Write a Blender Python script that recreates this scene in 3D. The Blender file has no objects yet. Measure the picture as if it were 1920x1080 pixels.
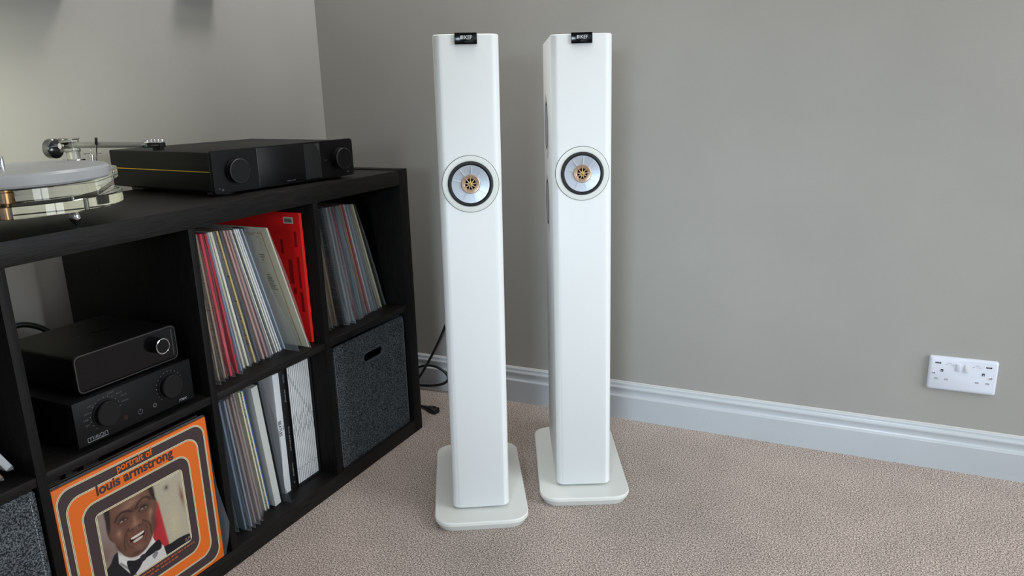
import bpy, bmesh, math, random
import numpy as np
from mathutils import Vector, Matrix
random.seed(7)
K = 0.01                     # everything below is written in centimetres
SC = bpy.context.scene
COL = SC.collection
R = math.radians

# ------------------------------------------------------------------ camera
cam_d = bpy.data.cameras.new('camera'); cam = bpy.data.objects.new('camera', cam_d); COL.objects.link(cam)
cam_d.sensor_width = 36; cam_d.lens = 36 * 1394.7 / 1920; cam_d.clip_start = 0.02
rt = Vector((0.90110658, 0.43283098, -0.02577347)); up = Vector((-0.08708909, 0.23889898, 0.9671312)); fw = Vector((-0.4247616, 0.86924371, -0.2529683))
M = Matrix((rt, up, -fw)).transposed().to_4x4(); M.translation = Vector((114.786, -171.530, 95.719)) * K
cam.matrix_world = M
SC.camera = cam

# ------------------------------------------------------------------ world, lights, exposure
W = bpy.data.worlds.new('world'); SC.world = W; W.use_nodes = True
W.node_tree.nodes['Background'].inputs[0].default_value = (0.80, 0.80, 0.78, 1)
W.node_tree.nodes['Background'].inputs[1].default_value = 0.25
def area(name, loc, target, sx, sy, power, col):
    d = bpy.data.lights.new(name, 'AREA'); d.shape = 'RECTANGLE'; d.size = sx; d.size_y = sy; d.energy = power; d.color = col
    o = bpy.data.objects.new(name, d); COL.objects.link(o); o.location = Vector(loc) * K
    o.rotation_euler = (Vector(target) - Vector(loc)).to_track_quat('-Z', 'Y').to_euler(); return o
def spot(name, loc, target, power, col, ang=110, blend=.8, rad=.05):
    d = bpy.data.lights.new(name, 'SPOT'); d.energy = power; d.color = col; d.spot_size = math.radians(ang); d.spot_blend = blend; d.shadow_soft_size = rad
    o = bpy.data.objects.new(name, d); COL.objects.link(o); o.location = Vector(loc) * K
    o.rotation_euler = (Vector(target) - Vector(loc)).to_track_quat('-Z', 'Y').to_euler(); return o
# soft overhead lights: added ambient fill, ceiling lamp on the right, added corner fill
area('ambient_fill', (60, -130, 232), (60, -130, 0), 2.0, 2.0, 3.5, (1.0, 0.96, 0.88))
area('ceiling_lamp_right', (110, -45, 232), (110, -45, 0), 0.7, 0.7, 3, (1.0, 0.97, 0.93))
area('corner_fill', (17, 5, 232), (17, 8, 0), 0.4, 0.4, 13, (1.0, 0.97, 0.94))
# daylight through the right hand wall window, then a fill from the left
area('window_daylight', (290, -275, 110), (60, 10, 40), 1.5, 1.6, 10, (0.80, 0.92, 1.0))
area('left_fill', (-44, -320, 150), (60, 0, 50), 1.2, 1.2, 4, (1.0, 0.97, 0.90))  # added fill for the left-facing sides, no window here
# daylight from the glazed door in the right hand wall, running along the back wall
area('door_daylight', (297, -48, 105), (0, -20, 40), 1.1, 1.9, 48, (0.88, 0.95, 1.0))
# cool beam of daylight reaching the middle of the back wall
spot('daylight_beam', (150, -400, 112), (72, 20, 24), 300, (0.72, 0.88, 1.0), ang=32, blend=1, rad=.3)
# shaded lamp standing low to the left, out of the frame, lighting the left wall
spot('side_lamp', (-12, -128, 98), (-50, -94, 84), 21, (0.97, 1.0, 0.76), ang=84, blend=1, rad=.07)
vs = SC.view_settings
SC.display_settings.display_device = 'sRGB'
vs.view_transform = 'Standard'; vs.look = 'None'; vs.gamma = 1.0; vs.use_curve_mapping = False; vs.exposure = 0.0

# ------------------------------------------------------------------ materials
def srgb(c):
    return tuple((x / 255 / 12.92 if x / 255 <= 0.04045 else ((x / 255 + 0.055) / 1.055) ** 2.4) for x in c) + (1,)
def mat(name, col, rough=0.6, metal=0.0, noise=None, bump=None, scale=(1, 1, 1), spec=0.5, **kw):
    """principled; noise=(scale, colour2, low, high), bump=(scale, strength, distance)"""
    m = bpy.data.materials.new(name); m.use_nodes = True; nt = m.node_tree; b = nt.nodes['Principled BSDF']
    c = srgb(col)
    b.inputs['Base Color'].default_value = c; b.inputs['Roughness'].default_value = rough; b.inputs['Metallic'].default_value = metal
    b.inputs['Specular IOR Level'].default_value = spec
    for k, v in kw.items(): b.inputs[k.replace('_', ' ')].default_value = v
    tc = nt.nodes.new('ShaderNodeTexCoord'); mp = nt.nodes.new('ShaderNodeMapping'); mp.inputs['Scale'].default_value = scale
    nt.links.new(tc.outputs['Object'], mp.inputs[0])
    if noise:
        n = nt.nodes.new('ShaderNodeTexNoise'); n.inputs['Scale'].default_value = noise[0]; n.inputs['Detail'].default_value = 4
        r = nt.nodes.new('ShaderNodeValToRGB'); r.color_ramp.elements[0].position = noise[2]; r.color_ramp.elements[1].position = noise[3]
        r.color_ramp.elements[0].color = c; r.color_ramp.elements[1].color = srgb(noise[1])
        nt.links.new(mp.outputs[0], n.inputs['Vector']); nt.links.new(n.outputs['Fac'], r.inputs[0]); nt.links.new(r.outputs[0], b.inputs['Base Color'])
    if bump:
        n = nt.nodes.new('ShaderNodeTexNoise'); n.inputs['Scale'].default_value = bump[0]; n.inputs['Detail'].default_value = 3
        u = nt.nodes.new('ShaderNodeBump'); u.inputs['Strength'].default_value = bump[1]; u.inputs['Distance'].default_value = bump[2]
        nt.links.new(mp.outputs[0], n.inputs['Vector']); nt.links.new(n.outputs['Fac'], u.inputs['Height']); nt.links.new(u.outputs[0], b.inputs['Normal'])
    return m

m_wall = mat('wall_paint', (158, 156, 151), 0.75, noise=(3, (154, 152, 147), .35, .65), bump=(260, .12, .001), spec=.25)
m_ceil = mat('ceiling_paint', (238, 237, 234), 0.9)
m_gloss = mat('white_gloss_wood', (184, 189, 194), 0.3, noise=(6, (179, 184, 189), .4, .7), bump=(30, .06, .002))
m_caulk = mat('caulk', (196, 194, 190), 0.8, bump=(90, .5, .002))
m_wood = mat('blackbrown_wood', (13, 12, 12), 0.48, noise=(9, (30, 28, 26), .40, .66), bump=(9, .35, .0006), scale=(60, 2, 60), spec=.2)
m_woodz = mat('blackbrown_wood_upright', (11, 11, 10), 0.52, noise=(9, (25, 23, 22), .40, .66), bump=(9, .35, .0006), scale=(60, 60, 2), spec=.15)
m_felt = mat('grey_felt', (30, 34, 38), 0.95, noise=(480, (118, 124, 130), .42, .66), bump=(260, .7, .002), spec=.15)
m_stitch = mat('pale_stitching', (165, 172, 178), 0.9)
m_dark = mat('dark_void', (6, 6, 7), 0.9, spec=.1)
m_spk = mat('satin_white_lacquer', (224, 226, 226), 0.42, bump=(900, .05, .0005))
m_spktrim = mat('satin_white_trim', (222, 223, 218), 0.35)
m_gap = mat('shadow_gap', (90, 92, 92), 0.8)
m_rub = mat('black_rubber', (22, 23, 26), 0.55)
m_cone = mat('silver_cone', (186, 192, 202), 0.4, metal=.45)
m_ribm = mat('silver_rib', (235, 238, 242), 0.3, metal=.3)
m_gold = mat('rose_gold_tweeter', (186, 158, 138), 0.35, metal=.6)
m_vane = mat('gold_vane', (206, 172, 130), 0.3, metal=.7)
m_gold2 = mat('gold_dome', (210, 160, 80), 0.25, metal=1)
m_black = mat('black_metal', (9, 9, 10), 0.5, bump=(700, .15, .0004), spec=.25)
m_blackface = mat('black_faceplate', (11, 12, 13), 0.5, spec=.2)
m_blackgloss = mat('black_glass', (8, 8, 9), 0.16, spec=.3)
m_disp = mat('display_film', (40, 41, 42), 0.4, spec=.3)
m_screen = mat('black_screen', (9, 9, 10), 0.38, spec=.25)
m_greyedge = mat('grey_aluminium_edge', (92, 92, 92), 0.4, metal=.7)
m_chrome = mat('chrome', (225, 225, 230), 0.12, metal=1)
m_alu = mat('satin_aluminium_tube', (168, 168, 163), 0.42, metal=.35)
m_brass = mat('polished_brass', (168, 128, 84), 0.3, metal=1)
m_yellow = mat('yellow_strip', (210, 170, 40), 0.5)
m_ink = mat('white_ink', (150, 152, 155), 0.7)
m_inkdim = mat('grey_ink', (84, 86, 88), 0.7)
m_kef = mat('badge_ink', (205, 207, 210), 0.5)
m_plastic = mat('white_plastic', (205, 209, 220), 0.3)
m_plastic2 = mat('aged_white_plastic', (200, 203, 203), 0.4)
m_cable = mat('black_cable', (16, 16, 17), 0.5)
m_red = mat('dark_red_lens', (38, 8, 9), 0.25)
m_teal = mat('teal_cartridge', (70, 150, 150), 0.4)

def glassy(name, col, rough, ior=1.49):
    m = bpy.data.materials.new(name); m.use_nodes = True; b = m.node_tree.nodes['Principled BSDF']
    b.inputs['Base Color'].default_value = srgb(col); b.inputs['Roughness'].default_value = rough
    b.inputs['Transmission Weight'].default_value = 1; b.inputs['IOR'].default_value = ior; return m
m_acr = glassy('clear_acrylic', (246, 248, 242), 0.02)
m_frost = bpy.data.materials.new('frosted_acrylic'); m_frost.use_nodes = True
b = m_frost.node_tree.nodes['Principled BSDF']; b.inputs['Base Color'].default_value = srgb((205, 208, 212)); b.inputs['Roughness'].default_value = .35
b.inputs['Transmission Weight'].default_value = .55; b.inputs['IOR'].default_value = 1.3

def film(name, col, fac, rough=.22):
    m = bpy.data.materials.new(name); m.use_nodes = True; nt = m.node_tree; b = nt.nodes['Principled BSDF']
    b.inputs['Base Color'].default_value = srgb(col); b.inputs['Roughness'].default_value = rough
    t = nt.nodes.new('ShaderNodeBsdfTransparent'); x = nt.nodes.new('ShaderNodeMixShader')
    tc = nt.nodes.new('ShaderNodeTexCoord'); n = nt.nodes.new('ShaderNodeTexNoise'); mp = nt.nodes.new('ShaderNodeMapping')
    mp.inputs['Scale'].default_value = (60, 60, 3); n.inputs['Scale'].default_value = 1.5
    r = nt.nodes.new('ShaderNodeMapRange'); r.inputs[1].default_value = .3; r.inputs[2].default_value = .7; r.inputs[3].default_value = fac * .6; r.inputs[4].default_value = min(1, fac * 1.4)
    nt.links.new(tc.outputs['Object'], mp.inputs[0]); nt.links.new(mp.outputs[0], n.inputs['Vector']); nt.links.new(n.outputs['Fac'], r.inputs[0])
    nt.links.new(r.outputs[0], x.inputs[0]); nt.links.new(t.outputs[0], x.inputs[1]); nt.links.new(b.outputs[0], x.inputs[2])
    nt.links.new(x.outputs[0], nt.nodes['Material Output'].inputs[0]); return m
m_film = film('clear_record_sleeve', (196, 199, 204), .17)
m_film2 = film('smoky_record_sleeve', (112, 120, 128), .30)
m_filmred = film('thin_clear_sleeve', (190, 190, 196), .22)

# carpet
m_carp = bpy.data.materials.new('twist_pile_carpet'); m_carp.use_nodes = True
nt = m_carp.node_tree; b = nt.nodes['Principled BSDF']; b.inputs['Roughness'].default_value = .95; b.inputs['Specular IOR Level'].default_value = .1
tc = nt.nodes.new('ShaderNodeTexCoord')
n1 = nt.nodes.new('ShaderNodeTexNoise'); n1.inputs['Scale'].default_value = 330; n1.inputs['Detail'].default_value = 3; n1.inputs['Roughness'].default_value = .65
n2 = nt.nodes.new('ShaderNodeTexNoise'); n2.inputs['Scale'].default_value = 9; n2.inputs['Detail'].default_value = 2
r1 = nt.nodes.new('ShaderNodeValToRGB'); e = r1.color_ramp.elements
e[0].position = .36; e[0].color = srgb((84, 73, 68)); e[1].position = .62; e[1].color = srgb((232, 218, 208)); x = e.new(.48); x.color = srgb((158, 144, 136))
r2 = nt.nodes.new('ShaderNodeMapRange'); r2.inputs[1].default_value = .3; r2.inputs[2].default_value = .7; r2.inputs[3].default_value = .93; r2.inputs[4].default_value = 1.05
mx = nt.nodes.new('ShaderNodeVectorMath'); mx.operation = 'SCALE'
bp = nt.nodes.new('ShaderNodeBump'); bp.inputs['Strength'].default_value = .9; bp.inputs['Distance'].default_value = .004
for a, c in ((tc.outputs['Object'], n1.inputs['Vector']), (tc.outputs['Object'], n2.inputs['Vector']), (n1.outputs['Fac'], r1.inputs[0]), (n2.outputs['Fac'], r2.inputs[0]),
             (r1.outputs[0], mx.inputs[0]), (r2.outputs[0], mx.inputs['Scale']), (mx.outputs[0], b.inputs['Base Color']), (n1.outputs['Fac'], bp.inputs['Height']), (bp.outputs[0], b.inputs['Normal'])):
    nt.links.new(a, c)

_mc = {}
def jacket_mat(col, streak=None, rough=.55):
    """card record jacket: plain colour, optional small print streaks running along the spine"""
    key = (col, streak)
    if key in _mc: return _mc[key]
    m = mat('card_%d_%d_%d' % col, col, rough, spec=.3)
    if streak:
        nt = m.node_tree; b = nt.nodes['Principled BSDF']; mp = [n for n in nt.nodes if n.type == 'MAPPING'][0]
        mp.inputs['Scale'].default_value = (1, 330, 190)
        n = nt.nodes.new('ShaderNodeTexNoise'); n.inputs['Scale'].default_value = 3; n.inputs['Detail'].default_value = 2
        r = nt.nodes.new('ShaderNodeValToRGB'); r.color_ramp.elements[0].position = .57; r.color_ramp.elements[1].position = .66
        r.color_ramp.elements[0].color = srgb(col); r.color_ramp.elements[1].color = srgb(streak)
        nt.links.new(mp.outputs[0], n.inputs['Vector']); nt.links.new(n.outputs['Fac'], r.inputs[0]); nt.links.new(r.outputs[0], b.inputs['Base Color'])
    _mc[key] = m; return m

# ------------------------------------------------------------------ mesh helpers (centimetres in, metres out)
def setp(o, label=None, cat=None, group=None, kind=None):
    if label: o['label'] = label
    if cat: o['category'] = cat
    if group: o['group'] = group
    if kind: o['kind'] = kind
    return o
def thing(name, label, cat, loc=(0, 0, 0), rot=(0, 0, 0), group=None):
    o = bpy.data.objects.new(name, None); COL.objects.link(o); o.empty_display_size = .05
    o.location = Vector(loc) * K; o.rotation_euler = rot; return setp(o, label, cat, group)
def link(name, me, m=None, parent=None, loc=(0, 0, 0), rot=(0, 0, 0), label=None):
    if m is not None and not me.materials: me.materials.append(m)
    o = bpy.data.objects.new(name, me); COL.objects.link(o); o.location = Vector(loc) * K; o.rotation_euler = rot
    if parent: o.parent = parent
    if label: o['label'] = label
    return o
def bm_mesh(bm, name, smooth=None):
    bmesh.ops.recalc_face_normals(bm, faces=bm.faces)
    me = bpy.data.meshes.new(name); bm.to_mesh(me); bm.free()
    if smooth is not None:
        for f in me.polygons: f.use_smooth = True
        try: me.set_sharp_from_angle(angle=R(smooth))
        except Exception: pass
    return me
def bx(bm, x0, x1, y0, y1, z0, z1, bev=0, seg=2):
    v = [bm.verts.new((x * K, y * K, z * K)) for x in (x0, x1) for y in (y0, y1) for z in (z0, z1)]
    fs = [bm.faces.new([v[i] for i in f]) for f in ((0, 1, 3, 2), (4, 6, 7, 5), (0, 4, 5, 1), (2, 3, 7, 6), (0, 2, 6, 4), (1, 5, 7, 3))]
    if bev:
        es = set(e for f in fs for e in f.edges)
        bmesh.ops.bevel(bm, geom=list(es), offset=bev * K, segments=seg, profile=.5, affect='EDGES')
def box(name, x0, x1, y0, y1, z0, z1, m, parent=None, bev=0.05, seg=2, **kw):
    bm = bmesh.new(); bx(bm, x0, x1, y0, y1, z0, z1, bev, seg)
    return link(name, bm_mesh(bm, name, 40), m, parent, **kw)
def lathe_mesh(prof, seg=48, axis='z', name='lathe', smooth=35):
    """prof: list of (radius, height) in cm. closed where radius is 0"""
    bm = bmesh.new(); rings = []
    for r, h in prof:
        if r <= 1e-6: rings.append([bm.verts.new((0, 0, h * K))])
        else: rings.append([bm.verts.new((r * K * math.cos(2 * math.pi * i / seg), r * K * math.sin(2 * math.pi * i / seg), h * K)) for i in range(seg)])
    for a, c in zip(rings, rings[1:]):
        for i in range(seg):
            j = (i + 1) % seg
            q = [a[i % len(a)], a[j % len(a)], c[j % len(c)], c[i % len(c)]]
            u = []
            for v in q:
                if v not in u: u.append(v)
            if len(u) > 2: bm.faces.new(u)
    if axis == 'x': bmesh.ops.rotate(bm, verts=bm.verts, matrix=Matrix.Rotation(math.pi / 2, 3, 'Y'))      # +z -> +x
    if axis == '-y': bmesh.ops.rotate(bm, verts=bm.verts, matrix=Matrix.Rotation(math.pi / 2, 3, 'X'))     # +z -> -y
    return bm_mesh(bm, name, smooth)
def cyl(name, r, h0, h1, m, parent=None, axis='z', bev=.05, seg=40, **kw):
    b_ = min(bev, r * .4, (h1 - h0) * .4)
    return link(name, lathe_mesh([(0, h0), (r - b_, h0), (r, h0 + b_), (r, h1 - b_), (r - b_, h1), (0, h1)], seg, axis, name), m, parent, **kw)
def rrect(w, d, r, n=6, cx=0, cy=0):
    """rounded rectangle outline, ccw"""
    pts = []
    for sx, sy, a0 in ((1, 1, 0), (-1, 1, 90), (-1, -1, 180), (1, -1, 270)):
        for i in range(n + 1):
            a = R(a0 + 90 * i / n); pts.append((cx + sx * (w / 2 - r) + r * math.cos(a), cy + sy * (d / 2 - r) + r * math.sin(a)))
    return pts
def loft(sections, name='loft', smooth=35, caps=True):
    """sections: lists of equal length of (x,y,z)"""
    bm = bmesh.new(); L = [[bm.verts.new(Vector(p) * K) for p in s] for s in sections]
    for a, c in zip(L, L[1:]):
        for i in range(len(a)):
            j = (i + 1) % len(a); bm.faces.new((a[i], a[j], c[j], c[i]))
    if caps: bm.faces.new(L[0][::-1]); bm.faces.new(L[-1])
    return bm_mesh(bm, name, smooth)
def slab(outline, z0, z1, bev=.1, name='slab'):
    n = len(outline); cx = sum(p[0] for p in outline) / n; cy = sum(p[1] for p in outline) / n
    def off(d):
        out = []
        for i in range(n):
            a, c = Vector(outline[i - 1]), Vector(outline[(i + 1) % n]); t = (c - a).normalized(); q = Vector(outline[i]); out.append((q.x - t.y * d * 1, q.y + t.x * d))
        return out
    o = outline; i_ = off(bev)
    return loft([[(x, y, z0) for x, y in i_], [(x, y, z0 + bev) for x, y in o], [(x, y, z1 - bev) for x, y in o], [(x, y, z1) for x, y in i_]], name)
def curve_mesh(cu, name):
    o = bpy.data.objects.new('tmp', cu); COL.objects.link(o); dg = bpy.context.evaluated_depsgraph_get()
    me = bpy.data.meshes.new_from_object(o.evaluated_get(dg)); me.name = name
    bpy.data.objects.remove(o); bpy.data.curves.remove(cu); me.materials.clear(); return me
def plate(loops, thick, name='plate', bev=0):
    """flat shape with holes in its xy plane, extruded symmetrically, cm"""
    cu = bpy.data.curves.new(name, 'CURVE'); cu.dimensions = '2D'; cu.fill_mode = 'BOTH'; cu.extrude = thick / 2 * K; cu.bevel_depth = bev * K
    for L in loops:
        s = cu.splines.new('POLY'); s.points.add(len(L) - 1); s.use_cyclic_u = True
        for q, (x, y) in zip(s.points, L): q.co = (x * K, y * K, 0, 1)
    return curve_mesh(cu, name)
def text(name, body, size, m, parent=None, loc=(0, 0, 0), rot=(0, 0, 0), width=None, bold=0, align='LEFT', extr=.01, shear=0, label=None, spacing=1):
    cu = bpy.data.curves.new(name, 'FONT'); cu.body = body; cu.size = 1; cu.extrude = extr * K; cu.offset = bold; cu.align_x = align; cu.shear = shear; cu.resolution_u = 3; cu.space_character = spacing
    me = curve_mesh(cu, name)
    xs = [v.co.x for v in me.vertices]; sx = size * K
    if width: sx = width * K / max(1e-6, max(xs) - min(xs))
    for v in me.vertices: v.co.x *= sx; v.co.y *= size * K
    return link(name, me, m, parent, loc=loc, rot=rot, label=label)
def tube(name, pts, r, m, parent=None, closed=False, res=3, **kw):
    cu = bpy.data.curves.new(name, 'CURVE'); cu.dimensions = '3D'; cu.bevel_depth = r * K; cu.bevel_resolution = res; cu.use_fill_caps = True
    s = cu.splines.new('NURBS'); s.points.add(len(pts) - 1); s.order_u = min(4, len(pts)); s.use_endpoint_u = True; s.resolution_u = 8
    for q, p in zip(s.points, pts): q.co = (p[0] * K, p[1] * K, p[2] * K, 1)
    me = curve_mesh(cu, name)
    for f in me.polygons: f.use_smooth = True
    return link(name, me, m, parent, **kw)
FX = (math.pi / 2, 0, math.pi / 2)       # local xy plane -> faces +x, local x runs along +y
FY = (math.pi / 2, 0, 0)                 # local xy plane -> faces -y

# ------------------------------------------------------------------ room shell
WA = math.atan(.018)
def back_y(x): return 29.3 + .018 * x
def struct(name, o, label=None):
    o.name = name; o['kind'] = 'structure'; return o
bm = bmesh.new(); bx(bm, -55, 305, -430, 45, -4, 0)
struct('floor', link('floor', bm_mesh(bm, 'floor'), m_carp))
bm = bmesh.new(); bx(bm, -55, 305, -430, 45, 240, 246)
struct('ceiling', link('ceiling', bm_mesh(bm, 'ceiling'), m_ceil))
wb = box('wall_back', -60, 310, 0, 8, -2, 242, m_wall, bev=0, loc=(0, 29.3, 0), rot=(0, 0, WA)); struct('wall_back', wb)
wl = box('wall_left', -56, -50.1, -430, 40, -2, 242, m_wall, bev=0); struct('wall_left', wl)
# right wall with window opening
w = plate([[(-435, -2), (45, -2), (45, 242), (-435, 242)], [(-350, 90), (-350, 220), (-200, 220), (-200, 90)], [(-108, 0.5), (-108, 208), (12, 208), (12, 0.5)]], 8, 'wall_right')
struct('wall_right', link('wall_right', w, m_wall, loc=(304, 0, 0), rot=FX))
w = plate([[(-60, -2), (310, -2), (310, 242), (-60, 242)], [(-25, 100), (-25, 215), (145, 215), (145, 100)]], 8, 'wall_front')
struct('wall_front', link('wall_front', w, m_wall, loc=(0, -430, 0), rot=FY))
def window(name, w_, h_, loc, rot):
    root = bpy.data.objects.new(name, None); COL.objects.link(root); root.location = Vector(loc) * K; root.rotation_euler = rot; root['kind'] = 'structure'
    link('window_frame', plate([rrect(w_, h_, .5), rrect(w_ / 2 - 8, h_ - 10, .5, cx=-w_ / 4 + 1), rrect(w_ / 2 - 8, h_ - 10, .5, cx=w_ / 4 - 1)], 5, 'window_frame', .3), m_gloss, root)
window('window_1', 150, 130, (306, -275, 155), FX)
window('window_3', 120, 206, (306, -48, 104), FX)
window('window_2', 170, 115, (60, -432, 157.5), FY)
# skirting board profile (depth from wall, height)
SK = [(0, 0), (1.9, 0), (1.9, 7.1), (1.75, 7.35), (1.25, 7.45), (1.1, 7.75), (1.02, 8.5), (1.1, 9.1), (1.25, 9.45), (1.22, 9.8), (.95, 10.05), (.8, 10.4), (.78, 10.9), (.5, 11.2), (0, 11.3)]
def skirting(name, x0, x1, loc, rz):
    me = loft([[(x, -d, z) for d, z in SK] for x in (x0, x1)], name, 25)
    return struct(name, link(name, me, m_gloss, loc=loc, rot=(0, 0, rz)))
skirting('baseboard_back', -50, 155.3, (0, 29.3, 0), WA)
skirting('baseboard_back.001', 155.42, 300, (0, 29.3, 0), WA)
skirting('baseboard_left', -430, 28.4, (-50.1, 0, 0), math.pi / 2)
struct('trim_1', tube('trim_1', [(x, back_y(x) - .1, 11.3 + random.uniform(-.08, .08)) for x in range(-48, 160, 6)], .22, m_caulk))

# unseen boards added out of frame to shade the top of the left wall
def shade_board(y0, y1, z, lab, dep=8):
    t = thing('shade_board', lab, 'shelf', (-50, (y0 + y1) / 2, z)); L = (y1 - y0) / 2
    box('shade_plank', 0, dep, -L, L, 0, 2, m_wood, t, bev=.1)
    for s in (-.7, .7): box('bracket', 0, 1, s * L - 1, s * L + 1, 2, 6, m_black, t, bev=.1)
shade_board(-120, -56, 119.4, 'unseen dark board added to shade the left wall above the turntable')
shade_board(-25, -13, 123.6, 'short unseen dark board added to shade the left wall near the corner', 6)

# ------------------------------------------------------------------ cube shelving unit
sh = thing('shelving_unit', 'long low black-brown open cube shelving unit against the left wall', 'shelving unit', (0, 0, 0))
D = -39
box('top_panel', D, 0, -142.7, -3.9, 72.6, 76.5, m_wood, sh, .08)
box('bottom_panel', D, 0, -142.7, -3.9, 0, 3.9, m_wood, sh, .08)
box('side_panel', D, 0, -3.88, 0, 0, 76.75, m_woodz, sh, .08)
box('side_panel', D, 0, -146.6, -142.72, 0, 76.75, m_woodz, sh, .08)
DIV = [(-39, -37.4), (-74.1, -72.5), (-109.2, -107.6)]
for a, c in DIV: box('divider', D, 0, a, c, 3.9, 72.6, m_woodz, sh, .04)
for a, c in ((-37.4, -3.9), (-72.5, -39), (-107.6, -74.1), (-142.7, -109.2)): box('shelf', D, -.15, a, c, 37.4, 39, m_wood, sh, .04)

# ------------------------------------------------------------------ loudspeakers
def speaker(name, label, loc, yaw, tilt, dz):
    t = thing(name, label, 'loudspeaker', (loc[0], loc[1], 0), (0, tilt, yaw), 'pair of white floorstanding loudspeakers')
    # plinth
    pl = [rrect(*a, 8, 0, 14.3) for a in ((19.8, 37.6, 3.6), (21.3, 39.2, 4.2), (21.6, 39.5, 4.3), (21.6, 39.5, 4.3), (21.2, 39.1, 4.1))]
    link('plinth', loft([[(x, y, z) for x, y in s] for s, z in zip(pl, (0.0, 1.35, 1.6, 2.25, 2.45))], 'plinth', 30), m_spktrim, t)
    link('plinth_neck', loft([[(x, y, z) for x, y in rrect(11, 30, 1.5, 4, 0, 16.3)] for z in (2.4, 3.0)], 'neck'), m_gap, t)
    z0, z1 = 2.9, 107.3 + dz
    zc = 77.8 + (.6 if dz > .1 else 0)
    # cabinet: front face has a shallow round pocket for the driver
    def sec(ins, z): return [(x, y, z) for x, y in rrect(13.1 - 2 * ins, 32.5 - 2 * ins, 1.8, 12, 0, 16.25)]
    link('cabinet', loft([sec(.25, z0), sec(0, z0 + .25), sec(0, z1 - .2), sec(.2, z1)], 'cabinet', 50), m_spk, t)
    # coaxial driver
    drv = link('driver_ring', lathe_mesh([(4.65, .02), (5.78, .02), (5.82, .12), (5.6, .2), (4.75, .12), (4.65, .02)], 72, '-y', 'driver_ring'), m_spktrim, t, loc=(0, 0, zc))
    link('ring_gap', lathe_mesh([(5.8, 0), (5.93, 0), (5.93, .03), (5.8, .03), (5.8, 0)], 72, '-y', 'ring_gap'), m_gap, drv)
    link('surround', lathe_mesh([(3.85, .04), (4.0, .3), (4.25, .5), (4.5, .42), (4.68, .1), (4.6, .02), (3.9, .02)], 64, '-y', 'surround'), m_rub, drv)
    # cone as a dish standing proud of a dark recess disc
    cone = link('cone', lathe_mesh([(3.92, .34), (3.4, .26), (2.8, .16), (2.2, .08), (1.9, .05), (1.9, .02), (3.92, .02)], 64, '-y', 'cone'), m_cone, drv)
    for i in range(9):
        a = R(5 + 40 * i); c_, s_ = math.cos(a), math.sin(a)
        bm = bmesh.new(); bx(bm, 2.1, 3.75, -.035, .035, .02, .40, .02)
        bmesh.ops.transform(bm, matrix=Matrix.Rotation(math.pi / 2, 4, 'X') @ Matrix.Rotation(a, 4, 'Z'), verts=bm.verts)
        link('cone_rib', bm_mesh(bm, 'rib'), m_ribm, drv)
    link('waveguide', lathe_mesh([(1.98, .03), (1.98, .3), (1.85, .38), (1.5, .30), (1.15, .16), (1.1, .03)], 48, '-y', 'waveguide'), m_gold, drv)
    link('tweeter_recess', lathe_mesh([(0, .05), (1.12, .05), (1.12, .02), (0, .02)], 32, '-y', 'rec'), m_dark, drv)
    for i in range(9):
        a = R(90 + 40 * i)
        bm = bmesh.new()
        v = [bm.verts.new(Vector(q) * K) for q in ((.1, -.15, .44), (1.6, -.03, .42), (1.6, .03, .42), (.1, .15, .44), (.1, -.15, .1), (1.6, -.03, .1), (1.6, .03, .1), (.1, .15, .1))]
        for f in ((0, 1, 2, 3), (4, 7, 6, 5), (0, 4, 5, 1), (1, 5, 6, 2), (2, 6, 7, 3), (3, 7, 4, 0)): bm.faces.new([v[i_] for i_ in f])
        bmesh.ops.transform(bm, matrix=Matrix.Rotation(math.pi / 2, 4, 'X') @ Matrix.Rotation(a, 4, 'Z'), verts=bm.verts)
        link('tweeter_vane', bm_mesh(bm, 'vane'), m_vane, drv)
    link('tweeter_dome', lathe_mesh([(0, .62), (.12, .56), (.26, .48), (.32, .4), (.32, .1)], 24, '-y', 'dome'), m_gold2, drv)
    # side woofers, two on each side
    for sx in (-1, 1):
        for zz in (zc + 9.6, zc - 8.6):
            wf = link('side_woofer', lathe_mesh([(5.6, .0), (7.6, .0), (7.7, .06), (7.5, .12), (5.75, .1), (5.6, .0)], 64, 'x', 'side_woofer'), m_spktrim, t, loc=(sx * 6.55, 18.5, zz), rot=(0, 0, 0 if sx > 0 else math.pi))
            link('woofer_surround', lathe_mesh([(4.7, .03), (4.9, .12), (5.2, .16), (5.5, .1), (5.6, .03)], 56, 'x', 'ws'), m_rub, wf)
            link('woofer_cone', lathe_mesh([(0, .1), (2.5, .08), (4.75, .12), (4.75, .02)], 56, 'x', 'wc'), m_cone, wf)
    # badge clipped over the front top edge
    bd = box('badge', -2.2, 2.2, -.55, 1.2, z1 - 1.95, z1 + .22, m_blackgloss, t, .05)
    text('badge_text', 'KEF', 1.0, m_kef, bd, (-.28, -.57, z1 - 1.02), FY, width=1.45, bold=.012)
    for i, w_ in enumerate((.16, .12, .1, .07)):
        x0 = -1.05 + i * .2
        box('badge_logo', x0, x0 + w_, -.575, -.55, z1 - 1.02, z1 - .34, m_kef, bd, 0)
    text('badge_text', 'LS60', .22, m_inkdim, bd, (0, -.57, z1 - 1.55), FY, width=.55, align='CENTER')
    # terminal plate on the back
    box('rear_panel', -4, 4, 32.4, 32.7, 8, 22, m_black, t, .05)
    return t
speaker('floorstanding_speaker', 'white floorstanding speaker nearer the camera, beside the shelving unit', (39.4, -36.5), .5273, R(.33), 0)
speaker('floorstanding_speaker', 'white floorstanding speaker set further back and to the right, nearer the wall', (57.6, -17.5), .4588, R(-.17), .15)

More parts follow.
